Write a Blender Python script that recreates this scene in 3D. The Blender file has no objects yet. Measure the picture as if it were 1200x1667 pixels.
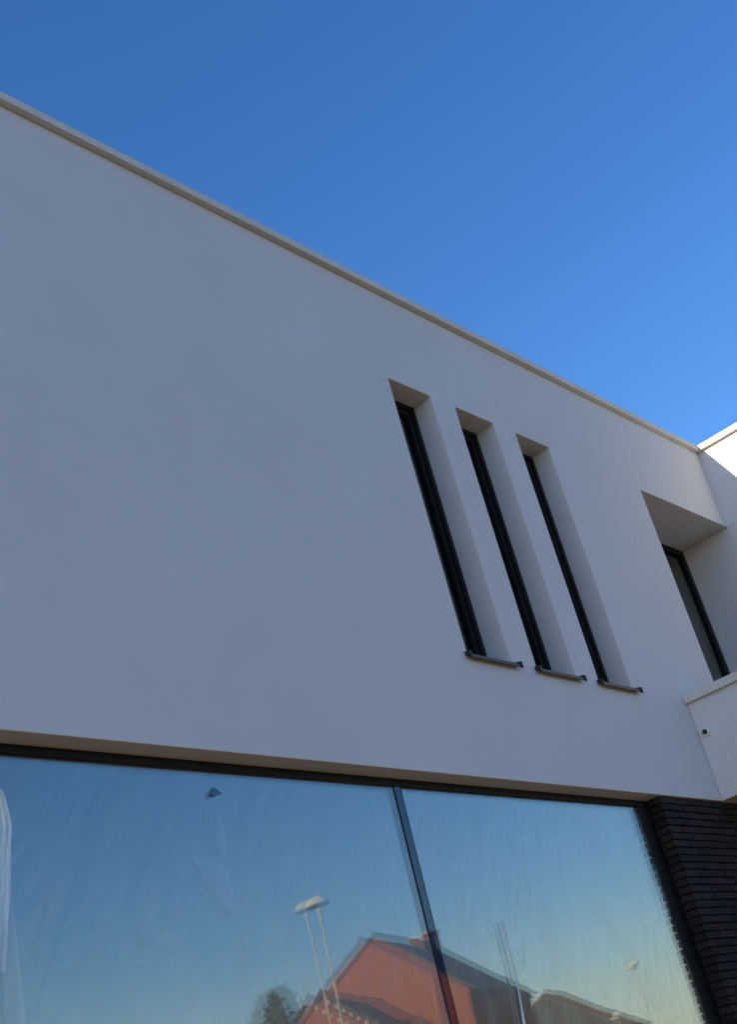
import bpy, bmesh, math, random
from mathutils import Vector, Matrix
random.seed(7)
sc = bpy.context.scene
COL = sc.collection

# ------------------------------------------------------------------ camera
EYE = 1.6                                   # eye height; world X along facade, Y into the building
F, CX, CY, IW, IH = 2060.026, 600.0, 833.5, 1200.0, 1667.0
R = Matrix(((0.66985214, -0.70745511, -0.22540049),      # rows: camera right, down, forward
            (0.20913644, 0.47105253, -0.85695476),
            (0.7124325, 0.52689352, 0.46349018)))
cam_d = bpy.data.cameras.new('camera')
cam = bpy.data.objects.new('camera', cam_d)
COL.objects.link(cam)
rt, dn, fw = (Vector(R[i]).normalized() for i in range(3))
m3 = Matrix((rt, -dn, -fw)).transposed()
cam.matrix_world = Matrix.Translation((0, 0, EYE)) @ m3.to_4x4()
cam_d.sensor_fit = 'VERTICAL'
cam_d.sensor_height = 24.0
cam_d.lens = 24.0 * F / IH
cam_d.clip_start = 0.05
cam_d.clip_end = 5000
sc.camera = cam

# ------------------------------------------------------------------ sky and sun
SUN_EL = 16.0
sz = math.sin(math.radians(SUN_EL))
sy = sz / 2.11                               # slope of the parapet's shadow on the wing wall
sx = -math.sqrt(1 - sz * sz - sy * sy)
SUN = Vector((sx, sy, sz))
w = bpy.data.worlds.new('World')
sc.world = w
w.use_nodes = True
wn, wl = w.node_tree.nodes, w.node_tree.links
bg = wn['Background']
sky = wn.new('ShaderNodeTexSky')
sky.sky_type = 'NISHITA'
sky.sun_disc = False
sky.sun_elevation = math.radians(SUN_EL)
sky.sun_rotation = math.atan2(sx, sy)
sky.air_density = 1.0
sky.dust_density = 0.5
sky.ozone_density = 3.0
hs = wn.new('ShaderNodeHueSaturation')
hs.inputs['Saturation'].default_value = 1.23
hs.inputs['Hue'].default_value = 0.51
wl.new(sky.outputs[0], hs.inputs['Color'])
# pale haze low over the horizon, all the way round, with thin broken cloud in it
tc = wn.new('ShaderNodeTexCoord')
sp = wn.new('ShaderNodeSeparateXYZ')
wl.new(tc.outputs['Generated'], sp.inputs[0])
mr = wn.new('ShaderNodeMapRange')
mr.interpolation_type = 'SMOOTHSTEP'
for i_, v_ in ((1, 0.0), (2, 0.18), (3, 1.0), (4, 0.0)):
    mr.inputs[i_].default_value = v_
wl.new(sp.outputs[2], mr.inputs[0])
mp_ = wn.new('ShaderNodeMapping')
mp_.inputs['Scale'].default_value = (4.0, 4.0, 26.0)
wl.new(tc.outputs['Generated'], mp_.inputs[0])
cn = wn.new('ShaderNodeTexNoise')
cn.inputs['Scale'].default_value = 2.2
cn.inputs['Detail'].default_value = 6
wl.new(mp_.outputs[0], cn.inputs['Vector'])
mc = wn.new('ShaderNodeMapRange')
for i_, v_ in ((1, 0.35), (2, 0.75), (3, 0.72), (4, 1.0)):
    mc.inputs[i_].default_value = v_
wl.new(cn.outputs[0], mc.inputs[0])
mm = wn.new('ShaderNodeMath')
mm.operation = 'MULTIPLY'
wl.new(mr.outputs[0], mm.inputs[0])
wl.new(mc.outputs[0], mm.inputs[1])
hz = wn.new('ShaderNodeMix')
hz.data_type = 'RGBA'
wl.new(mm.outputs[0], hz.inputs[0])
wl.new(hs.outputs[0], hz.inputs[6])
hz.inputs[7].default_value = (6.3, 6.2, 4.9, 1)
wl.new(hz.outputs[2], bg.inputs[0])
bg.inputs[1].default_value = 0.15
ld = bpy.data.lights.new('sun', 'SUN')
ld.energy = 5.0
ld.angle = math.radians(0.53)
ld.color = (1.0, 0.80, 0.56)
sun = bpy.data.objects.new('sun', ld)
sun.rotation_euler = (-SUN).to_track_quat('-Z', 'Y').to_euler()
COL.objects.link(sun)
vs = sc.view_settings
vs.view_transform = 'Standard'
vs.look = 'None'
vs.exposure = 0.75
vs.gamma = 1.0
sc.cycles.transparent_max_bounces = 32
sc.cycles.max_bounces = 10


# ------------------------------------------------------------------ helpers
def pix(x, y):
    """direction of a photograph pixel, world axes"""
    c = Vector(((x - CX) / F, (y - CY) / F, 1.0))
    return Vector((R[0][0] * c[0] + R[1][0] * c[1] + R[2][0] * c[2],
                   R[0][1] * c[0] + R[1][1] * c[1] + R[2][1] * c[2],
                   R[0][2] * c[0] + R[1][2] * c[1] + R[2][2] * c[2]))


def on_y(x, y, Y):
    d = pix(x, y)
    p = d * (Y / d.y)
    p.z += EYE
    return p


def tag(o, label=None, cat=None, group=None, kind=None):
    for k, v in (('label', label), ('category', cat), ('group', group), ('kind', kind)):
        if v:
            o[k] = v
    return o


def empty(name, loc=(0, 0, 0), rz=0.0):
    o = bpy.data.objects.new(name, None)
    o.location = loc
    o.rotation_euler = (0, 0, rz)
    o.empty_display_size = 0.2
    COL.objects.link(o)
    return o


def link_mesh(name, me, parent=None):
    o = bpy.data.objects.new(name, me)
    COL.objects.link(o)
    o.parent = parent
    return o


class MB:
    def __init__(self):
        self.bm = bmesh.new()

    def box(self, x0, x1, y0, y1, z0, z1, M=None):
        r = bmesh.ops.create_cube(self.bm, size=1.0)
        for v in r['verts']:
            v.co = Vector(((x0 + x1) / 2 + v.co.x * (x1 - x0), (y0 + y1) / 2 + v.co.y * (y1 - y0),
                           (z0 + z1) / 2 + v.co.z * (z1 - z0)))
            if M:
                v.co = M @ v.co
        return self

    def quad(self, *pts):
        self.bm.faces.new([self.bm.verts.new(p) for p in pts])
        return self

    def prism(self, pts, axis, a, b):
        """closed outline pts in the plane across `axis`, extruded a..b"""
        def P(u, v, t):
            return ((t, u, v), (u, t, v), (u, v, t))['xyz'.index(axis)]
        A = [self.bm.verts.new(P(u, v, a)) for u, v in pts]
        B = [self.bm.verts.new(P(u, v, b)) for u, v in pts]
        n = len(pts)
        self.bm.faces.new(A)
        self.bm.faces.new(B[::-1])
        for i in range(n):
            self.bm.faces.new((A[i], B[i], B[(i + 1) % n], A[(i + 1) % n]))
        return self

    def lathe(self, prof, n=24, c=(0, 0, 0), M=None):
        rings = []
        for r, z in prof:
            ring = []
            for k in range(n):
                a = 2 * math.pi * k / n
                p = Vector((c[0] + r * math.cos(a), c[1] + r * math.sin(a), c[2] + z))
                ring.append(self.bm.verts.new(M @ p if M else p))
            rings.append(ring)
        for i in range(len(rings) - 1):
            for k in range(n):
                self.bm.faces.new((rings[i][k], rings[i][(k + 1) % n], rings[i + 1][(k + 1) % n], rings[i + 1][k]))
        self.bm.faces.new(rings[0][::-1])
        self.bm.faces.new(rings[-1])
        return self

    def build(self, name, mat, parent=None, bevel=0.0, smooth=False, weld=False, face=None):
        if weld:
            bmesh.ops.remove_doubles(self.bm, verts=self.bm.verts, dist=1e-5)
            bmesh.ops.dissolve_limit(self.bm, angle_limit=0.01, verts=self.bm.verts, edges=self.bm.edges)
        bmesh.ops.recalc_face_normals(self.bm, faces=self.bm.faces)
        if face is not None:
            self.bm.normal_update()
            for fc in self.bm.faces:
                if fc.normal.dot(Vector(face)) < 0:
                    fc.normal_flip()
        me = bpy.data.meshes.new(name)
        self.bm.to_mesh(me)
        self.bm.free()
        me.materials.append(mat)
        if smooth:
            for p in me.polygons:
                p.use_smooth = True
        o = link_mesh(name, me, parent)
        if bevel:
            b = o.modifiers.new('bevel', 'BEVEL')
            b.width = bevel
            b.segments = 2
            b.limit_method = 'ANGLE'
            b.angle_limit = math.radians(40)
        return o


# ------------------------------------------------------------------ materials
def mat(name):
    m = bpy.data.materials.new(name)
    m.use_nodes = True
    nt = m.node_tree
    return m, nt.nodes, nt.links, nt.nodes['Principled BSDF']


def noise(n, l, scale, detail=4, rough=0.6, vec=None):
    t = n.new('ShaderNodeTexNoise')
    t.inputs['Scale'].default_value = scale
    t.inputs['Detail'].default_value = detail
    t.inputs['Roughness'].default_value = rough
    if vec is None:
        c = n.new('ShaderNodeTexCoord')
        vec = c.outputs['Object']
    l.new(vec, t.inputs['Vector'])
    return t


def ramp(n, l, src, stops):
    r = n.new('ShaderNodeValToRGB')
    e = r.color_ramp.elements
    while len(e) < len(stops):
        e.new(0.5)
    for i, (p, c) in enumerate(stops):
        e[i].position = p
        e[i].color = (*c, 1)
    l.new(src, r.inputs[0])
    return r


def bump(n, l, src, dist, bsdf, strength=1.0):
    b = n.new('ShaderNodeBump')
    b.inputs['Distance'].default_value = dist
    b.inputs['Strength'].default_value = strength
    l.new(src, b.inputs['Height'])
    l.new(b.outputs[0], bsdf.inputs['Normal'])
    return b


def noisy(name, c0, c1, scale, rough=0.8, bscale=None, bdist=0.001, metal=0.0, spec=0.5):
    m, n, l, b = mat(name)
    t = noise(n, l, scale)
    r = ramp(n, l, t.outputs[0], ((0.3, c0), (0.7, c1)))
    l.new(r.outputs[0], b.inputs['Base Color'])
    b.inputs['Roughness'].default_value = rough
    b.inputs['Metallic'].default_value = metal
    b.inputs['Specular IOR Level'].default_value = spec
    if bscale:
        t2 = noise(n, l, bscale, 3)
        bump(n, l, t2.outputs[0], bdist, b)
    return m


def make_stucco():
    m, n, l, b = mat('white_render')
    t = noise(n, l, 1.1, 5, 0.65)                         # faint trowel clouds
    r = ramp(n, l, t.outputs[0], ((0.25, (0.622, 0.632, 0.652)), (0.75, (0.668, 0.678, 0.698))))
    g = noise(n, l, 380, 2, 0.7)                          # sand grain
    r2 = ramp(n, l, g.outputs[0], ((0.2, (0.88, 0.88, 0.88)), (0.7, (1, 1, 1))))
    mx = n.new('ShaderNodeMix')
    mx.data_type = 'RGBA'
    mx.blend_type = 'MULTIPLY'
    mx.inputs[0].default_value = 1.0
    l.new(r.outputs[0], mx.inputs[6])
    l.new(r2.outputs[0], mx.inputs[7])
    l.new(mx.outputs[2], b.inputs['Base Color'])
    b.inputs['Roughness'].default_value = 0.92
    b.inputs['Specular IOR Level'].default_value = 0.2
    g2 = noise(n, l, 210, 3, 0.7)
    bump(n, l, g2.outputs[0], 0.0012, b, 0.8)
    return m


M_STUCCO = make_stucco()
M_COPING = noisy('coping_paint', (0.56, 0.54, 0.50), (0.64, 0.62, 0.58), 4, 0.5, 60, 0.0002)
M_FRAME = noisy('anthracite_frame', (0.006, 0.0065, 0.007), (0.010, 0.0105, 0.012), 30, 0.5, 400, 0.0001, spec=0.2)
M_SILL = noisy('anthracite_sill', (0.006, 0.007, 0.009), (0.010, 0.011, 0.014), 30, 0.45, 400, 0.0001)
M_GASKET = noisy('black_gasket', (0.004, 0.004, 0.004), (0.007, 0.007, 0.007), 40, 0.7)
M_MORTAR = noisy('dark_mortar', (0.010, 0.010, 0.010), (0.018, 0.017, 0.017), 60, 0.95, 300, 0.002, spec=0.1)
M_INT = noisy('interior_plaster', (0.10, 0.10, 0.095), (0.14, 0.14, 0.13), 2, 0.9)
M_TAPE = noisy('blue_tape', (0.05, 0.14, 0.29), (0.06, 0.16, 0.33), 30, 0.5)
M_POLE = noisy('galvanised_pole', (0.50, 0.50, 0.46), (0.60, 0.60, 0.56), 8, 0.5)
M_LAMPHEAD = noisy('lamp_head_paint', (0.68, 0.67, 0.62), (0.75, 0.74, 0.70), 8, 0.45)
M_WHITE = noisy('white_plastic', (0.70, 0.70, 0.68), (0.78, 0.78, 0.76), 20, 0.4)
M_BLACKGLOSS = noisy('black_dome', (0.004, 0.004, 0.005), (0.007, 0.007, 0.008), 20, 0.08)
M_HWHITE = noisy('white_trim', (0.42, 0.38, 0.31), (0.52, 0.48, 0.40), 5, 0.6)
M_BARK = noisy('bark', (0.06, 0.045, 0.03), (0.12, 0.09, 0.06), 6, 0.95, 20, 0.02)


def make_brick_dark():
    m, n, l, b = mat('black_clinker_brick')
    oi = n.new('ShaderNodeObjectInfo')
    t = noise(n, l, 25, 5, 0.7)
    ad = n.new('ShaderNodeMath')
    ad.operation = 'MULTIPLY_ADD'
    l.new(oi.outputs['Random'], ad.inputs[0])
    ad.inputs[1].default_value = 0.55
    l.new(t.outputs[0], ad.inputs[2])
    r = ramp(n, l, ad.outputs[0], ((0.35, (0.008, 0.007, 0.007)), (0.75, (0.016, 0.0135, 0.014)), (1.0, (0.026, 0.020, 0.020))))
    l.new(r.outputs[0], b.inputs['Base Color'])
    b.inputs['Roughness'].default_value = 0.75
    b.inputs['Specular IOR Level'].default_value = 0.25
    t2 = noise(n, l, 70, 5, 0.7)
    bump(n, l, t2.outputs[0], 0.004, b)
    return m


M_BRICK = make_brick_dark()


def make_house_brick(name, c1, c2, mortar):
    m, n, l, b = mat(name)
    co = n.new('ShaderNodeTexCoord')
    geo = n.new('ShaderNodeNewGeometry')
    # wall-aligned coordinate: along the wall, and up
    sep = n.new('ShaderNodeSeparateXYZ')
    l.new(co.outputs['Object'], sep.inputs[0])
    ad = n.new('ShaderNodeMath')
    l.new(sep.outputs[0], ad.inputs[0])
    l.new(sep.outputs[1], ad.inputs[1])
    cb = n.new('ShaderNodeCombineXYZ')
    l.new(ad.outputs[0], cb.inputs[0])
    l.new(sep.outputs[2], cb.inputs[1])
    t = n.new('ShaderNodeTexBrick')
    t.inputs['Scale'].default_value = 1.0
    t.inputs['Brick Width'].default_value = 0.22
    t.inputs['Row Height'].default_value = 0.075
    t.inputs['Mortar Size'].default_value = 0.008
    t.inputs['Color1'].default_value = (*c1, 1)
    t.inputs['Color2'].default_value = (*c2, 1)
    t.inputs['Mortar'].default_value = (*mortar, 1)
    l.new(cb.outputs[0], t.inputs['Vector'])
    l.new(t.outputs[0], b.inputs['Base Color'])
    b.inputs['Roughness'].default_value = 0.9
    return m


M_RED = make_house_brick('red_brick', (0.27, 0.064, 0.026), (0.34, 0.085, 0.036), (0.25, 0.10, 0.055))
M_TAN = make_house_brick('tan_brick', (0.33, 0.20, 0.11), (0.40, 0.25, 0.14), (0.35, 0.28, 0.2))
M_DARKWALL = noisy('dark_house_wall', (0.045, 0.05, 0.04), (0.06, 0.065, 0.05), 3, 0.8)  # even dark green-grey over the far house's walls
M_TILE = noisy('grey_roof_tile', (0.035, 0.045, 0.045), (0.07, 0.08, 0.075), 3, 0.6)
M_TILE_O = noisy('orange_roof_tile', (0.24, 0.11, 0.05), (0.33, 0.16, 0.075), 3, 0.8)


def make_glass(name, mult, tint):
    """thin coated pane: mirror reflection growing towards grazing angles, the rest passes through"""
    m, n, l, b = mat(name)
    n.remove(b)
    out = n['Material Output']
    lw_ = n.new('ShaderNodeLayerWeight')                   # same from both sides, as for a thin sheet
    pw = n.new('ShaderNodeMath')
    pw.operation = 'POWER'
    pw.inputs[1].default_value = 5.0
    l.new(lw_.outputs['Facing'], pw.inputs[0])
    mu = n.new('ShaderNodeMath')
    mu.operation = 'MULTIPLY_ADD'
    mu.use_clamp = True
    mu.inputs[1].default_value = 1.0 - mult
    mu.inputs[2].default_value = mult
    l.new(pw.outputs[0], mu.inputs[0])
    tr = n.new('ShaderNodeBsdfTransparent')
    tr.inputs[0].default_value = (*tint, 1)
    gl = n.new('ShaderNodeBsdfGlossy')
    gl.inputs['Roughness'].default_value = 0.0
    gl.inputs['Color'].default_value = (1.0, 0.97, 0.90, 1)
    c = n.new('ShaderNodeTexCoord')
    nz = noise(n, l, 0.9, 2, 0.4, c.outputs['Object'])     # roller-wave of toughened glass
    bp = n.new('ShaderNodeBump')
    bp.inputs['Distance'].default_value = 0.0011
    l.new(nz.outputs[0], bp.inputs['Height'])
    l.new(bp.outputs[0], gl.inputs['Normal'])
    mx = n.new('ShaderNodeMixShader')
    l.new(mu.outputs[0], mx.inputs[0])
    l.new(tr.outputs[0], mx.inputs[1])
    l.new(gl.outputs[0], mx.inputs[2])
    l.new(mx.outputs[0], out.inputs[0])
    return m


M_GLASS = make_glass('coated_glass', 0.145, (0.82, 0.90, 0.88))
M_GLASS_IN = make_glass('inner_coated_glass', 0.225, (0.7, 0.78, 0.76))
M_GLASS_DARK = make_glass('upper_glass', 0.08, (0.5, 0.55, 0.55))


def make_film(name, haze, gloss, streak):
    """thin polythene: mostly clear, a wrinkled sheen, faint milky creases"""
    m, n, l, b = mat(name)
    n.remove(b)
    out = n['Material Output']
    c = n.new('ShaderNodeTexCoord')
    mp = n.new('ShaderNodeMapping')
    m0 = n.new('ShaderNodeMapping')
    m0.inputs['Rotation'].default_value = (0, math.radians(-28), 0)
    l.new(c.outputs['Object'], m0.inputs[0])
    mp.inputs['Scale'].default_value = (1.0, 1.0, 0.14)
    l.new(m0.outputs[0], mp.inputs[0])
    dist = noise(n, l, 0.8, 2, 0.5, c.outputs['Object'])
    ad = n.new('ShaderNodeVectorMath')
    ad.operation = 'MULTIPLY_ADD'
    l.new(dist.outputs['Color'], ad.inputs[0])
    ad.inputs[1].default_value = (0.45, 0.0, 0.2)
    l.new(mp.outputs[0], ad.inputs[2])
    w1 = noise(n, l, 6.0, 5, 0.58, ad.outputs[0])          # long wrinkles
    crease = n.new('ShaderNodeMath')                       # ridges: 1-|2n-1|
    crease.operation = 'SUBTRACT'
    crease.inputs[1].default_value = 0.5
    l.new(w1.outputs[0], crease.inputs[0])
    ab = n.new('ShaderNodeMath')
    ab.operation = 'ABSOLUTE'
    l.new(crease.outputs[0], ab.inputs[0])
    rp = ramp(n, l, ab.outputs[0], ((0.0, (1, 1, 1)), (0.035, (0, 0, 0))))
    mask = noise(n, l, 1.3, 3, 0.6, c.outputs['Object'])
    rm = ramp(n, l, mask.outputs[0], ((0.42, (0, 0, 0)), (0.62, (1, 1, 1))))
    st = n.new('ShaderNodeMath')
    st.operation = 'MULTIPLY'
    l.new(rp.outputs[0], st.inputs[0])
    l.new(rm.outputs[0], st.inputs[1])
    tr = n.new('ShaderNodeBsdfTransparent')
    tr.inputs[0].default_value = (0.985, 0.99, 0.99, 1)
    gl = n.new('ShaderNodeBsdfGlossy')
    gl.inputs['Roughness'].default_value = 0.24
    bp = n.new('ShaderNodeBump')
    bp.inputs['Distance'].default_value = 0.022
    bp.inputs['Strength'].default_value = 0.6
    l.new(w1.outputs[0], bp.inputs['Height'])
    l.new(bp.outputs[0], gl.inputs['Normal'])
    df = n.new('ShaderNodeBsdfDiffuse')
    df.inputs[0].default_value = (0.75, 0.8, 0.78, 1)
    l.new(bp.outputs[0], df.inputs['Normal'])
    a = n.new('ShaderNodeMixShader')
    a.inputs[0].default_value = gloss
    l.new(tr.outputs[0], a.inputs[1])
    l.new(gl.outputs[0], a.inputs[2])
    f = n.new('ShaderNodeMath')
    f.operation = 'MULTIPLY_ADD'
    l.new(st.outputs[0], f.inputs[0])
    f.inputs[1].default_value = streak
    f.inputs[2].default_value = haze
    b2 = n.new('ShaderNodeMixShader')
    l.new(f.outputs[0], b2.inputs[0])
    l.new(a.outputs[0], b2.inputs[1])
    l.new(df.outputs[0], b2.inputs[2])
    l.new(b2.outputs[0], out.inputs[0])
    return m


M_FILM = make_film('clear_film', 0.014, 0.10, 0.055)
M_FILM2 = make_film('doubled_film', 0.13, 0.08, 0.12)
M_CREASE = make_film('creased_film', 0.035, 0.05, 0.06)
M_FOLD = make_film('bunched_film', 0.55, 0.40, 0.3)


def make_leaf():
    m, n, l, b = mat('dark_foliage')
    g = n.new('ShaderNodeNewGeometry')
    r = ramp(n, l, g.outputs['Random Per Island'], ((0.0, (0.035, 0.075, 0.022)), (1.0, (0.09, 0.17, 0.05))))
    l.new(r.outputs[0], b.inputs['Base Color'])
    b.inputs['Roughness'].default_value = 0.6
    return m


M_LEAF = make_leaf()


def make_paver():
    m, n, l, b = mat('brown_pavers')
    c = n.new('ShaderNodeTexCoord')
    t = n.new('ShaderNodeTexBrick')
    t.inputs['Scale'].default_value = 1.0
    t.inputs['Brick Width'].default_value = 0.22
    t.inputs['Row Height'].default_value = 0.11
    t.inputs['Mortar Size'].default_value = 0.004
    t.inputs['Color1'].default_value = (0.22, 0.132, 0.048, 1)
    t.inputs['Color2'].default_value = (0.265, 0.163, 0.062, 1)
    t.inputs['Mortar'].default_value = (0.08, 0.06, 0.04, 1)
    l.new(c.outputs['Object'], t.inputs['Vector'])
    l.new(t.outputs[0], b.inputs['Base Color'])
    b.inputs['Roughness'].default_value = 0.9
    return m


M_PAVER = make_paver()
M_ASPHALT = noisy('asphalt', (0.045, 0.045, 0.045), (0.065, 0.063, 0.06), 3, 0.9, 200, 0.003)
M_GROUND = noisy('verge_ground', (0.035, 0.050, 0.020), (0.06, 0.075, 0.03), 0.3, 0.95)
M_LINE = noisy('road_paint', (0.7, 0.7, 0.68), (0.8, 0.8, 0.78), 5, 0.7)
M_KERB = noisy('concrete_kerb', (0.30, 0.29, 0.27), (0.38, 0.37, 0.34), 4, 0.9)

# ------------------------------------------------------------------ ground
g = MB().quad((-1500, -1500, 0), (1500, -1500, 0), (1500, 1500, 0), (-1500, 1500, 0)).build('ground', M_GROUND)
tag(g, 'open ground reaching to the horizon', 'ground', kind='structure')
g = MB().box(-40, 60, -9.0, 4.6, -0.2, 0.10).build('forecourt', M_PAVER)
tag(g, 'brown paved forecourt before the white building', 'pavement', kind='structure')
g = MB().box(-40, 60, -9.12, -9.004, -0.2, 0.104).build('kerb', M_KERB)
tag(g, 'concrete kerb between forecourt and road', 'kerb', kind='structure')
g = MB().quad((-200, -16.5, 0.004), (200, -16.5, 0.004), (200, -9.13, 0.004), (-200, -9.13, 0.004)).build('road', M_ASPHALT)
tag(g, 'asphalt road across the forecourt', 'road', kind='structure')
ln = MB()
for k in range(-15, 16):
    ln.quad((k * 6, -12.9, 0.008), (k * 6 + 3, -12.9, 0.008), (k * 6 + 3, -12.78, 0.008), (k * 6, -12.78, 0.008))
lo = ln.build('road_marking', M_LINE)
tag(lo, 'dashed white centre line on the asphalt road', 'road marking', kind='structure')

# ------------------------------------------------------------------ the white building
D = 4.5                                      # facade plane
XB = 12.29                                   # wing wall plane (faces -X)
XL = -6.0                                    # far left end
ZS = 2.112 + EYE                             # soffit height
ZW = 6.222 + EYE                             # wall top under the coping
ZC = 6.290 + EYE                             # coping top
building = empty('white_building', (0, D, 0))
tag(building, 'white rendered two storey building with slit windows and black brick base', 'building')


def P(o):                                    # parent to building keeping world coordinates
    o.parent = building
    o.matrix_parent_inverse = Matrix.Translation((0, -D, 0))
    return o


SL = [(6.766, 7.277), (7.588, 8.100), (8.420, 8.923)]
ZT, ZB_ = 5.320 + EYE, 2.985 + EYE
W4 = (10.470, XB, 2.45 + EYE, 5.283 + EYE)
P(MB().box(W4[0] + 0.002, XB - 0.003, D + 0.002, D + 0.572, W4[2] + 0.001, W4[2] + 0.02).build('threshold', M_SILL))
opens = [(a, b, ZB_, ZT, 0.35) for a, b in SL] + [(W4[0], W4[1], W4[2], W4[3], 0.62)]

fm = MB()
xs = sorted({XL, XB} | {o[0] for o in opens} | {o[1] for o in opens})
zs = sorted({ZS, ZW} | {o[2] for o in opens} | {o[3] for o in opens})
for i in range(len(xs) - 1):
    for j in range(len(zs) - 1):
        mx_, mz_ = (xs[i] + xs[i + 1]) / 2, (zs[j] + zs[j + 1]) / 2
        if any(o[0] < mx_ < o[1] and o[2] < mz_ < o[3] for o in opens):
            continue
        fm.quad((xs[i], D, zs[j]), (xs[i + 1], D, zs[j]), (xs[i + 1], D, zs[j + 1]), (xs[i], D, zs[j + 1]))
for a, b, z0, z1, dp in opens:
    y1 = D + dp
    fm.quad((a, D, z0), (a, D, z1), (a, y1, z1), (a, y1, z0))
    if b < XB - 0.01:
        fm.quad((b, D, z0), (b, D, z1), (b, y1, z1), (b, y1, z0))
    fm.quad((a, D, z1), (b, D, z1), (b, y1, z1), (a, y1, z1))
    fm.quad((a, D, z0), (b, D, z0), (b, y1, z0), (a, y1, z0))
fm.quad((XL, D, ZS), (XB, D, ZS), (XB, D + 0.35, ZS), (XL, D + 0.35, ZS))      # soffit
fm.quad((XL, D, ZS), (XL, D, ZW), (XL, 14, ZW), (XL, 14, ZS))                  # left end
fm.quad((XL, D, ZW), (XB, D, ZW), (XB, D + 0.4, ZW), (XL, D + 0.4, ZW))
P(fm.build('facade_wall', M_STUCCO, weld=True, bevel=0.004))

# wing running towards the street: upper storey, its face seen to the right
WY0 = 2.66
wm = MB()
wm.box(XB, 20.0, WY0, 14.0, ZS, ZW)
P(wm.build('wing_wall', M_STUCCO, bevel=0.004))
# projecting terrace volume in front of the wing
XT, ZTT = 9.779, 2.957 + EYE
tm = MB()
tm.prism([(XT, ZS), (XB - 0.004, ZS), (XB - 0.004, 2.50 + EYE), (XT + 0.22, 2.50 + EYE), (XT + 0.22, ZTT), (XT, ZTT)],
         'y', 3.975, D - 0.002)
P(tm.build('terrace_parapet', M_STUCCO, bevel=0.004))
P(MB().box(XT + 0.221, XB - 0.005, 3.98, D - 0.001, 2.501 + EYE, 2.52 + EYE).build('terrace_floor', M_MORTAR))
cp = MB()
cp.prism([(XT - 0.04, ZTT), (XT + 0.26, ZTT), (XT + 0.26, ZTT + 0.058), (XT - 0.04, ZTT + 0.072)], 'y', 3.955, D - 0.003)
P(cp.build('coping', M_COPING, bevel=0.004))

# copings in lengths with cover strips over the joints
JX = [on_y(44, 160, D - 0.050).x, on_y(530, 409, D - 0.050).x]
step = JX[1] - JX[0]
cuts = [XL] + [x for x in (JX[0] - 2 * step, JX[0] - step, JX[0], JX[1], JX[1] + step, JX[1] + 2 * step) if XL + .3 < x < XB - 0.3] + [XB - 0.050]
for a, b in zip(cuts[:-1], cuts[1:]):
    m_ = MB()
    y0, y1 = D - 0.050, D + 0.42
    m_.prism([(y0, ZW + 0.001), (y1, ZW + 0.001), (y1, ZC - 0.02), (y0, ZC)], 'x', a + 0.0002, b - 0.0002)
    P(m_.build('coping', M_COPING, bevel=0.004))
for x in cuts[1:-1]:
    m_ = MB().prism([(D - 0.053, ZW - 0.003), (D - 0.02, ZW - 0.003), (D - 0.02, ZC - 0.014), (D - 0.053, ZC - 0.012)], 'x', x - 0.010, x + 0.010)
    P(m_.build('joint_strip', M_COPING))
for a, b in ((WY0 - 0.045, 3.4), (3.4, D - 0.052)):
    m_ = MB().prism([(XB - 0.050, ZW + 0.001), (XB + 0.42, ZW + 0.001), (XB + 0.42, ZC - 0.02), (XB - 0.050, ZC)], 'y', a + 0.0015, b - 0.0015)
    P(m_.build('coping', M_COPING, bevel=0.004))
m_ = MB().box(XB - 0.049, XB + 0.42, D - 0.0505, D + 0.42, ZW + 0.001, ZC - 0.0005)
P(m_.build('coping', M_COPING, bevel=0.004))
m_ = MB().box(XB + 0.42, 20.0, WY0, WY0 + 0.4, ZW + 0.001, ZC)
P(m_.build('coping', M_COPING))
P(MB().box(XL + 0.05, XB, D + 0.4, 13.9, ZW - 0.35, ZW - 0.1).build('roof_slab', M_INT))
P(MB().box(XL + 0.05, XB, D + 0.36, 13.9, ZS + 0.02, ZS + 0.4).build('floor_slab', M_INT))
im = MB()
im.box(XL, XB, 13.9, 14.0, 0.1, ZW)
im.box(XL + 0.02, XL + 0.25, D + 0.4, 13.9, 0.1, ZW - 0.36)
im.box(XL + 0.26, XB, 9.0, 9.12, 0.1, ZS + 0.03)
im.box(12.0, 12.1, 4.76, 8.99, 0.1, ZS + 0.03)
P(im.build('inner_wall', M_INT))


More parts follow.
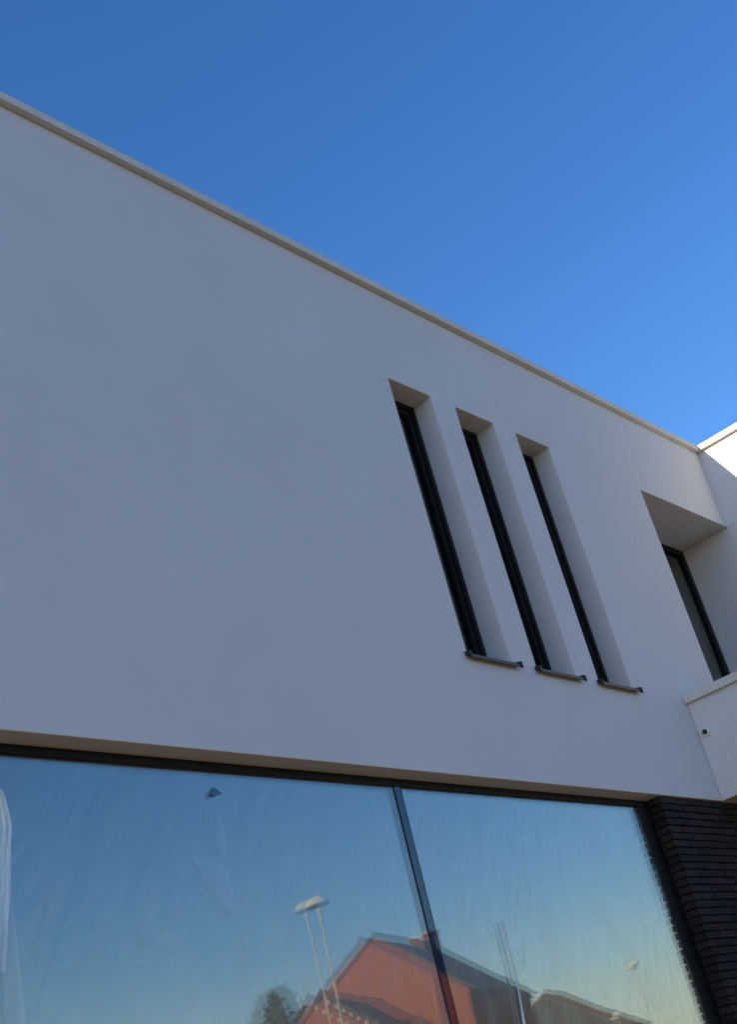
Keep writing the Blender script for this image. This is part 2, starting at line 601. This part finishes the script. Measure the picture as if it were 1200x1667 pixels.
def slit_window(a, b):
    y = D + 0.182
    f = MB()
    W = 0.045
    f.box(a, a + W, y, y + 0.07, ZB_, ZT)
    f.box(b - W, b, y, y + 0.07, ZB_, ZT)
    f.box(a + W, b - W, y, y + 0.07, ZT - W, ZT)
    f.box(a + W, b - W, y, y + 0.07, ZB_, ZB_ + 0.07)
    fr = P(f.build('slit_window', M_FRAME, bevel=0.002))
    s = MB()
    a1, b1, z0, z1, W2 = a + W, b - W, ZB_ + 0.07, ZT - W, 0.05
    y2 = y + 0.016
    s.box(a1 + .004, a1 + W2, y2, y2 + 0.06, z0, z1)
    s.box(b1 - W2, b1 - .004, y2, y2 + 0.06, z0, z1)
    s.box(a1 + W2, b1 - W2, y2, y2 + 0.06, z1 - W2, z1)
    s.box(a1 + W2, b1 - W2, y2, y2 + 0.06, z0, z0 + W2)
    s.build('sash', M_FRAME, fr, bevel=0.002)
    yp, xa, xb, za, zb2 = y2 + 0.03, a1 + W2, b1 - W2, z0 + W2, z1 - W2
    MB().quad((xa, yp, za), (xb, yp, za), (xb, yp, zb2), (xa, yp, zb2)).build('pane', M_GLASS_DARK, fr, face=(0, -1, 0))
    # folded metal sill with upturned end caps
    si = MB()
    yo, zt = D - 0.042, ZB_ + 0.004
    prof = [(y - 0.002, zt + 0.030), (yo, zt - 0.004), (yo, zt - 0.030), (yo + 0.006, zt - 0.030), (yo + 0.006, zt - 0.010), (y - 0.002, zt + 0.024)]
    si.prism(prof, 'x', a + 0.001, b - 0.001)
    nose = [(D - 0.002, zt - 0.001), (yo, zt - 0.004), (yo, zt - 0.030), (yo + 0.006, zt - 0.030), (yo + 0.006, zt - 0.010), (D - 0.002, zt - 0.007)]
    si.prism(nose, 'x', a - 0.02, a + 0.001)
    si.prism(nose, 'x', b - 0.001, b + 0.045)
    cap = [(D - 0.002, zt + 0.026), (yo - 0.010, zt + 0.012), (yo - 0.010, zt - 0.036), (yo + 0.004, zt - 0.036), (yo + 0.010, zt - 0.012), (D - 0.002, zt - 0.008)]
    si.prism(cap, 'x', a - 0.032, a - 0.02)
    si.prism(cap, 'x', b + 0.045, b + 0.057)
    si.build('sill', M_SILL, fr, bevel=0.0015)


for a, b in SL:
    slit_window(a, b)

# tall door beside the wing
a, b, z0, z1 = W4[0], W4[1] - 0.001, W4[2], W4[3]
y = D + 0.575
f = MB()
for q in ((a, a + 0.07, z0, z1), (b - 0.07, b, z0, z1), (a + 0.07, b - 0.07, z1 - 0.07, z1), (a + 0.07, b - 0.07, z0, z0 + 0.07)):
    f.box(q[0], q[1], y, y + 0.08, q[2], q[3])
tw = P(f.build('terrace_window', M_FRAME, bevel=0.002))
MB().quad((a + 0.07, y + 0.03, z0 + 0.07), (b - 0.07, y + 0.03, z0 + 0.07), (b - 0.07, y + 0.03, z1 - 0.07), (a + 0.07, y + 0.03, z1 - 0.07)).build('pane', M_GLASS_DARK, tw, face=(0, -1, 0))

# large shop window
WX0, WX1 = 0.2, 8.785
YF, YG = D + 0.138, D + 0.146
ZF = 2.066 + EYE
X0 = 8.622
f = MB()
f.box(X0, WX1 - 0.001, YF, YF + 0.12, 0.10, ZS - 0.002)
f.box(WX0, WX0 + 0.05, YF, YF + 0.12, 0.10, ZS - 0.002)
f.box(WX0 + 0.05, X0, YF, YF + 0.12, ZF, ZS - 0.002)
f.box(WX0 + 0.05, X0, YF, YF + 0.12, 0.10, 0.17)
lw = P(f.build('shop_window', M_FRAME, bevel=0.002))
MX = [2.945, 5.848]                          # pane joints
for x in MX:
    MB().box(x - 0.036, x + 0.030, YG - 0.008, YG + 0.09, 0.17, ZF).build('mullion', M_GASKET, lw)
M_MULL, n_, l_, b_ = mat('mullion_sky_tint')
b_.inputs['Base Color'].default_value = (0.006, 0.013, 0.040, 1)  # navy base: reflection of the deep blue sky put into the colour
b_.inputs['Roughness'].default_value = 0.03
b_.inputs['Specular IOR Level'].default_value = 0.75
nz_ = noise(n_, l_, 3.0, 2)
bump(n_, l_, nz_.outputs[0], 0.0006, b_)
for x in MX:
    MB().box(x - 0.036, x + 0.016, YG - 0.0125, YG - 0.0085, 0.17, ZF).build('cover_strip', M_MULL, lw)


def pane_box(name, x0, x1, z0, z1, yc, m, az, el):
    """a sheet with its centre at yc, turned a little (radians) as units bow under air pressure"""
    m_ = MB()
    cx_, cz_ = (x0 + x1) / 2, (z0 + z1) / 2
    pts = []
    for px_, pz_ in ((x0, z0), (x1, z0), (x1, z1), (x0, z1)):
        pts.append((px_, yc + (px_ - cx_) * az + (pz_ - cz_) * el, pz_))
    m_.quad(*pts)
    return m_.build(name, m, lw, face=(0, -1, 0))


spans = [(WX0 + 0.05, MX[0] - 0.036), (MX[0] + 0.030, MX[1] - 0.036), (MX[1] + 0.030, X0)]
bow = [(0.0054, 0.0012), (0.0054, 0.0012), (0.0010, 0.0026)]
for (x0, x1), (ba, be) in zip(spans, bow):
    pane_box('outer_pane', x0, x1, 0.17, ZF, YG, M_GLASS, -ba / 2, -be / 2)
    pane_box('inner_pane', x0, x1, 0.17, ZF, YG + 0.0125, M_GLASS_IN, ba / 2, be / 2)

# ------------------------------------------------------------------ black brick base: recessed bed joints
PITCH, BH, YBR = 0.0566, 0.0475, D + 0.016
bw = MB()
bw.box(WX1 + 0.014, XB + 0.02, YBR + 0.014, YBR + 0.22, 0.1, ZS - 0.003)
brick_wall = P(bw.build('brick_wall', M_MORTAR))


def brick_mesh(name, L, Dp):
    m_ = bmesh.new()
    bmesh.ops.create_cube(m_, size=1.0)
    for v in m_.verts:
        v.co = Vector(((v.co.x + 0.5) * L, (v.co.y + 0.5) * Dp, (v.co.z + 0.5) * BH))
    bmesh.ops.bevel(m_, geom=m_.edges[:], offset=0.0035, segments=1, affect='EDGES')
    for v in m_.verts:
        v.co += Vector((random.uniform(-1, 1) * 0.0012, random.uniform(-1, 1) * 0.0012, random.uniform(-1, 1) * 0.0012))
    me = bpy.data.meshes.new(name)
    m_.to_mesh(me)
    m_.free()
    me.materials.append(M_BRICK)
    return me


BL = 0.212
corner_depth = (YF - 0.004) - YBR
stretchers = [brick_mesh('brick', BL - 0.005, 0.1) for _ in range(4)]
corners = {}
for L in (BL, BL * 0.5):
    corners[L] = [brick_mesh('brick', L - 0.005, corner_depth) for _ in range(3)]
n_rows = int((ZS - 0.004 - 0.1) / PITCH)
far = bmesh.new()
for r_ in range(n_rows):
    zt = ZS - 0.006 - r_ * PITCH
    zb = zt - BH
    x = WX1
    first = True
    while x < XB - 0.02:
        if first:
            L = BL if r_ % 2 == 0 else BL * 0.5
        else:
            L = BL
        me = random.choice(corners[L]) if first else random.choice(stretchers)
        loc = Vector((x + random.uniform(-0.0015, 0.0015), YBR + random.uniform(-0.003, 0.003), zb + random.uniform(-0.0012, 0.0012)))
        if zb > EYE + 0.40 and x < 10.02:
            o = link_mesh('brick', me, brick_wall)
            o.location = loc
        else:
            bm2 = bmesh.new()
            bm2.from_mesh(me)
            bmesh.ops.translate(bm2, verts=bm2.verts, vec=loc)
            tmp = bpy.data.meshes.new('tmp')
            bm2.to_mesh(tmp)
            bm2.free()
            far.from_mesh(tmp)
            bpy.data.meshes.remove(tmp)
        x += L
        first = False
fme = bpy.data.meshes.new('brick_courses')
far.to_mesh(fme)
far.free()
fme.materials.append(M_BRICK)
tag(link_mesh('brick_courses', fme, brick_wall), kind='stuff')
# plain brick bases left of the shop window and under the wing
P(MB().box(XL + 0.02, WX0 - 0.001, YBR, 4.9, 0.1, ZS - 0.003).build('brick_base', M_BRICK))
P(MB().box(XB + 0.02, 19.98, WY0 + 0.02, 13.9, 0.1, ZS - 0.003).build('brick_base', M_BRICK))

# ------------------------------------------------------------------ dome camera on the terrace parapet
pc = Vector((XT, 4.422, 2.679 + EYE))
dome = empty('dome_camera', pc)
tag(dome, 'small white dome camera with black eye on the terrace parapet', 'camera')
Mx = Matrix.Rotation(-math.pi / 2, 4, 'Y')                      # +Z of the lathe to -X
MB().lathe([(0.034, 0.0), (0.034, 0.014), (0.031, 0.022), (0.027, 0.026)], 28, M=Mx).build('base', M_WHITE, dome, smooth=False)
MB().lathe([(0.0225, 0.024), (0.022, 0.034), (0.017, 0.043), (0.009, 0.0485), (0.002, 0.05)], 28, M=Mx).build('dome', M_BLACKGLOSS, dome, smooth=True)

# ------------------------------------------------------------------ protective film
def film(name, x0, x1, z0, z1, y, m, amp, label, nx=70, nz=60, parent=None):
    m_ = bmesh.new()
    rows = []
    for j in range(nz + 1):
        row = []
        for i in range(nx + 1):
            u, v = i / nx, j / nz
            px_, pz_ = x0 + (x1 - x0) * u, z0 + (z1 - z0) * v
            wv = (math.sin(px_ * 9 + pz_ * 4 + 2 * math.sin(pz_ * 1.7)) * math.sin(pz_ * 2.3 - px_ * 1.1)
                  + 0.5 * math.sin(px_ * 23 + pz_ * 7 + 3 * math.sin(px_ * 2.1)))
            e = min(1, 12 * min(u, 1 - u, v, 1 - v))
            row.append(m_.verts.new((px_ - x0, -amp * e * (1.5 + wv) * 0.5, pz_ - z0)))
        rows.append(row)
    for j in range(nz):
        for i in range(nx):
            m_.faces.new((rows[j][i], rows[j][i + 1], rows[j + 1][i + 1], rows[j + 1][i]))
    me = bpy.data.meshes.new(name)
    m_.to_mesh(me)
    m_.free()
    me.materials.append(m)
    for p in me.polygons:
        p.use_smooth = True
    o = link_mesh(name, me, parent)
    if parent is None:
        o.location = (x0, y, z0)
        tag(o, label, 'plastic film', 'film taped over the shop window')
    else:
        o.location = Vector((x0, y, z0)) - parent.location
    return o


YFILM = YG - 0.006
film_l = film('plastic_film', MX[0] + 0.035, MX[1] - 0.043, 0.20, ZF - 0.015, YFILM, M_FILM, 0.003,
              'wrinkled clear plastic film over the wide left pane with blue tape')
film_r = film('plastic_film', MX[1] + 0.035, X0 - 0.012, 0.20, ZF - 0.015, YFILM, M_FILM, 0.003,
              'clear plastic film with a white split over the pane beside the brick wall')


def patch(name, parent, px, m, y=YFILM - 0.006):
    m_ = MB()
    pts = [on_y(x, yy, y) - parent.location for x, yy in px]
    m_.bm.faces.new([m_.bm.verts.new(p) for p in pts])
    return m_.build(name, m, parent)


patch('tape', film_l, [(345, 1281), (352, 1284), (362, 1292), (350, 1295), (344, 1295)], M_TAPE)


def ribbon(name, parent, path, widths, m, y=YFILM - 0.008, lift=0.012):
    """a stand-up fold of film following pixel path"""
    m_ = bmesh.new()
    L_, C_, R_ = [], [], []
    for (x, yy), wd in zip(path, widths):
        c = on_y(x, yy, y) - parent.location
        L_.append(m_.verts.new(c + Vector((-wd / 2, 0, 0))))
        C_.append(m_.verts.new(c + Vector((random.uniform(-.1, .1) * wd, -lift, 0))))
        R_.append(m_.verts.new(c + Vector((wd / 2, 0, 0))))
    for i in range(len(path) - 1):
        m_.faces.new((L_[i], C_[i], C_[i + 1], L_[i + 1]))
        m_.faces.new((C_[i], R_[i], R_[i + 1], C_[i + 1]))
    me = bpy.data.meshes.new(name)
    m_.to_mesh(me)
    m_.free()
    me.materials.append(m)
    return link_mesh(name, me, parent)


ribbon('fold', film_r, [(816, 1500), (820, 1514), (824, 1530), (832, 1560), (839, 1590), (844, 1615), (849, 1645), (853, 1667), (858, 1700)],
       [.0005, .001, .004, .002, .003, .003, .005, .008, .010], M_FOLD)
ribbon('fold', film_r, [(848, 1540), (853, 1562), (850, 1578), (843, 1590)], [.001, .002, .002, .001], M_FILM2)
patch('flap', film_l, [(352, 1300), (357, 1320), (364, 1350), (369, 1396), (347, 1379), (353, 1345)], M_CREASE)
patch('flap', film_l, [(313, 1395), (330, 1400), (368, 1412), (380, 1450), (390, 1502), (366, 1478), (338, 1446)], M_CREASE, YFILM - 0.005)
patch('flap', film_l, [(2, 1380), (16, 1440), (24, 1500), (33, 1590), (42, 1667), (46, 1710), (8, 1710), (4, 1600)], M_FILM2)
for path, wd in (([(67, 1443), (83, 1490), (117, 1520), (150, 1543), (200, 1563)], .006), ([(160, 1497), (207, 1520), (267, 1547), (300, 1557)], .005),
                 ([(100, 1350), (140, 1320), (187, 1297), (217, 1290)], .006), ([(313, 1393), (337, 1443), (367, 1477), (390, 1503)], .006),
                 ([(490, 1390), (497, 1430), (507, 1462), (540, 1545), (560, 1610)], .004), ([(398, 1520), (405, 1570), (418, 1630), (425, 1667)], .006),
                 ([(60, 1405), (75, 1440), (95, 1480)], .004), ([(180, 1360), (150, 1390), (120, 1405)], .004), ([(45, 1520), (60, 1560), (110, 1590), (170, 1600)], .004)):
    ribbon('crease', film_l, path, [wd * random.uniform(.3, 1) for _ in path], M_CREASE, lift=0.004)
for path, wd in (([(770, 1325), (790, 1380), (822, 1430), (860, 1480)], .005), ([(690, 1330), (720, 1390), (745, 1450), (770, 1520)], .005),
                 ([(720, 1340), (770, 1420), (800, 1470)], .004), ([(870, 1360), (905, 1400), (935, 1420)], .004), ([(985, 1545), (992, 1560), (998, 1580)], .005),
                 ([(900, 1598), (908, 1580), (915, 1560)], .004), ([(960, 1470), (1010, 1520), (1060, 1600), (1090, 1660)], .004)):
    ribbon('crease', film_r, path, [wd * random.uniform(.3, 1) for _ in path], M_CREASE, lift=0.004)

# gathered film hanging over the pane joint
gat = bmesh.new()
NX_, NZ_ = 46, 40
EDGE = [on_y(x, y_, YG - 0.045) for x, y_ in ((2, 1284), (9, 1296), (14, 1320), (19, 1345), (18, 1400), (16, 1460), (13, 1520), (11, 1560), (9, 1582))]


def edge_x(z):
    for p, q in zip(EDGE[:-1], EDGE[1:]):
        if q.z <= z <= p.z:
            return q.x + (p.x - q.x) * (z - q.z) / (p.z - q.z)
    return EDGE[0].x if z > EDGE[0].z else EDGE[-1].x


rows = []
gx, gz0, gz1 = EDGE[4].x, EDGE[-1].z, EDGE[0].z
for j in range(NZ_ + 1):
    v = j / NZ_
    row = []
    for i in range(NX_ + 1):
        u = i / NX_
        xr = edge_x(gz0 + (gz1 - gz0) * v)
        px_ = xr - gx - 0.24 * (1 - u) + 0.004 * math.sin(v * 21 + u * 4) * (1 - u)
        py_ = -0.008 - 0.011 * (1 + math.sin(u * 62 + 1.2 * math.sin(v * 5))) * (0.6 + 0.4 * math.sin(v * 7 + u * 9))
        row.append(gat.verts.new((px_, py_, gz0 + (gz1 - gz0) * v)))
    rows.append(row)
for j in range(NZ_):
    for i in range(NX_):
        gat.faces.new((rows[j][i], rows[j][i + 1], rows[j + 1][i + 1], rows[j + 1][i]))
gme = bpy.data.meshes.new('gathered_film')
gat.to_mesh(gme)
gat.free()
gme.materials.append(M_FOLD)
for p in gme.polygons:
    p.use_smooth = True
go = link_mesh('gathered_film', gme)
go.location = (gx, YG - 0.03, 0)
tag(go, 'milky bunched strip of plastic film hanging over the window joint', 'plastic film')

# ------------------------------------------------------------------ across the road (seen in the window)
YM = YG + 0.015                              # mirror plane


def mirrored(az, dist, el=None):
    a_ = math.radians(az)
    return Vector((dist * math.sin(a_), 2 * YM - dist * math.cos(a_), 0))


def street_lamp(az, dist, h, label, rz=0):
    o = empty('street_lamp', mirrored(az, dist), rz)
    tag(o, label, 'street lamp', 'street lamps across the road')
    MB().lathe([(0.07, 0), (0.07, 1.0), (0.040, 1.05), (0.025, h - 0.22)], 14).build('pole', M_POLE, o, smooth=True)
    MB().lathe([(0.035, h - 0.24), (0.05, h - 0.22), (0.05, h - 0.12), (0.035, h - 0.1)], 14).build('collar', M_POLE, o)
    MB().lathe([(0.05, h - 0.12), (0.225, h - 0.105), (0.24, h - 0.08), (0.225, h - 0.03), (0.165, h + 0.045), (0.08, h + 0.085), (0.01, h + 0.095)], 28).build('lamp_shade', M_LAMPHEAD, o, smooth=True)
    return o


street_lamp(46.67, 26.6, 7.0, 'tall mushroom lamp before the smaller red brick house')
street_lamp(59.40, 52.8, 7.0, 'mushroom lamp standing clear of the houses in open sky')
street_lamp(58.15, 75.0, 7.0, 'far mushroom lamp beyond the orange roofed house')


def house(name, label, peak_az, dist, el, hr, hl, pr, pl, length, ang, wallm, tilem, chimney=None, dentil=False, eave_o=0.25, windows=True):
    """gabled house; local +X = along gable toward the right eave (as mirrored), local -Y' = back along ridge"""
    base = mirrored(peak_az, dist)
    zr = dist * math.tan(math.radians(el)) + EYE
    a_ = math.radians(peak_az)
    right = Vector((math.cos(a_), -math.sin(a_), 0))
    u = Vector((-math.sin(a_), -math.cos(a_), 0))
    t = math.radians(ang)
    h = right * math.cos(t) + u * math.sin(t)
    b = right * math.sin(t) - u * math.cos(t)           # back, along the ridge
    h.y, b.y = -h.y, -b.y                               # out of the mirror
    M = Matrix((h, b, Vector((0, 0, 1)))).transposed()
    o = empty(name, base)
    tag(o, label, 'house')
    T = lambda x, y, z: M @ Vector((x, y, z))
    zer, zel = zr - hr * pr, zr - hl * pl
    def prism(bm_, pts, y0, y1):
        A = [bm_.verts.new(T(x, y0, z)) for x, z in pts]
        B = [bm_.verts.new(T(x, y1, z)) for x, z in pts]
        bm_.faces.new(A)
        bm_.faces.new(B[::-1])
        for i in range(len(pts)):
            j = (i + 1) % len(pts)
            bm_.faces.new((A[i], B[i], B[j], A[j]))
    def boxb(name_, m, x0, x1, y0, y1, z0, z1, par=o):
        q = MB()
        prism(q.bm, [(x0, z0), (x1, z0), (x1, z1), (x0, z1)], y0, y1)
        return q.build(name_, m, par)
    q = MB()
    prism(q.bm, [(-hl, 0), (hr, 0), (hr, zer - 0.06), (0, zr - 0.06), (-hl, zel - 0.06)], 0, length)
    q.build('wall', wallm, o)
    roof = MB()
    th = 0.14
    prism(roof.bm, [(-hl - eave_o, zel - eave_o * pl - 0.03), (0, zr - 0.03), (hr + eave_o, zer - eave_o * pr - 0.03),
                    (hr + eave_o, zer - eave_o * pr + 0.05), (0, zr + 0.05), (-hl - eave_o, zel - eave_o * pl + 0.05)], -0.12, length + 0.12)
    ro = roof.build('roof', tilem, o)
    for side, hw, p_ in ((1, hr, pr), (-1, hl, pl)):      # lapped tile courses
        run = hw + eave_o
        n_ = int(run * math.hypot(1, p_) / 0.30)
        for k in range(n_):
            x0, x1 = run * k / n_, run * (k + 1) / n_ + 0.05
            z0_, z1_ = zr - x0 * p_ + 0.055, zr - x1 * p_ + 0.10
            q = MB()
            prism(q.bm, [(side * x0, z0_), (side * x1, z1_), (side * x1, z1_ - 0.045), (side * x0, z0_ - 0.004)], -0.16, length + 0.16)
            q.build('tile_row', tilem, ro)
    q = MB()
    prism(q.bm, [(-0.14, zr + 0.0), (0, zr + 0.16), (0.14, zr + 0.0)], -0.17, length + 0.17)
    q.build('ridge_tile', tilem, ro)
    if chimney:
        cy_ = chimney * length
        c_ = boxb('chimney', wallm, -0.35, 0.35, cy_ - 0.4, cy_ + 0.4, zr - 0.5, zr + 0.55)
        boxb('chimney_cap', M_HWHITE, -0.42, 0.42, cy_ - 0.47, cy_ + 0.47, zr + 0.551, zr + 0.66, c_)
    if dentil:                                           # pale verge blocks
        for side, hw, p_ in ((1, hr, pr),):
            s = 0.12
            while s < hw:
                z_ = zr - s * p_ - 0.30
                boxb('verge_block', M_HWHITE, *(sorted((side * s, side * (s + 0.13)))), -0.07, -0.002, z_, z_ + 0.14)
                s += 0.24
    if windows:
        for x0 in (-hl * 0.5, hr * 0.35):
            for z0 in (1.0, 3.6):
                if z0 + 1.2 < min(zer, zel):
                    w_ = boxb('window', M_HWHITE, x0, x0 + 1.0, -0.03, -0.002, z0, z0 + 1.2)
                    boxb('pane', M_BLACKGLOSS, x0 + 0.08, x0 + 0.92, -0.036, -0.031, z0 + 0.08, z0 + 1.12, w_)
    return o


house('brick_house', 'red brick house with steep gable and dark tiled roof with chimney', 48.75, 54.0, 9.55,
      3.65, 5.2, 0.80, 0.66, 8.2, 22, M_RED, M_TILE, chimney=0.86)
house('brick_house', 'smaller red brick house with pale blocks along its verge', 46.05, 45.5, 7.75,
      3.0, 3.0, 0.80, 0.80, 6.4, 20, M_RED, M_TILE, dentil=True)
house('brick_house', 'far dark walled house with an orange tiled roof', 55.5, 82.0, 5.6,
      4.6, 4.5, 0.62, 0.50, 4.0, 17, M_DARKWALL, M_TILE_O)


def tree(name, label, az, dist, H, rad):
    o = empty(name, mirrored(az, dist))
    tag(o, label, 'tree')
    tk = MB().lathe([(0.24, 0), (0.17, H * 0.35), (0.09, H * 0.7), (0.02, H * 0.95)], 10).build('trunk', M_BARK, o, smooth=True)
    c = bmesh.new()
    br = bmesh.new()
    for k in range(110):
        f_ = random.random() ** 0.8
        z = H * (0.22 + 0.76 * f_)
        rr = rad * (1 - f_) ** 0.75 * random.uniform(0.55, 1.1) + 0.12
        a_ = random.uniform(0, 6.283)
        tip = Vector((rr * math.cos(a_), rr * math.sin(a_), z + rr * 0.25))
        root = Vector((0, 0, z - rr * 0.15))
        s = 0.03
        vs_ = [br.verts.new(root + Vector((s, 0, 0))), br.verts.new(root + Vector((-s, 0, 0))), br.verts.new(tip)]
        br.faces.new(vs_)
        for i in range(95):
            t_ = random.random() ** 0.6
            p = root.lerp(tip, t_) + Vector((random.gauss(0, 1), random.gauss(0, 1), random.gauss(0, 1))) * (0.10 + 0.12 * rr)
            d1 = Vector((random.gauss(0, 1), random.gauss(0, 1), random.gauss(0, 1))).normalized()
            d2 = d1.orthogonal().normalized()
            L_, W_ = random.uniform(0.09, 0.17), random.uniform(0.03, 0.06)
            c.faces.new([c.verts.new(p - d1 * L_), c.verts.new(p + d2 * W_), c.verts.new(p + d1 * L_), c.verts.new(p - d2 * W_)])
    for nm, bm_, m in (('crown', c, M_LEAF), ('branches', br, M_BARK)):
        me = bpy.data.meshes.new(nm)
        bm_.to_mesh(me)
        bm_.free()
        me.materials.append(m)
        link_mesh(nm, me, o)
    return o


tree('garden_tree', 'dark green tree beside the smaller red brick house', 44.3, 52.0, 9.2, 2.6)
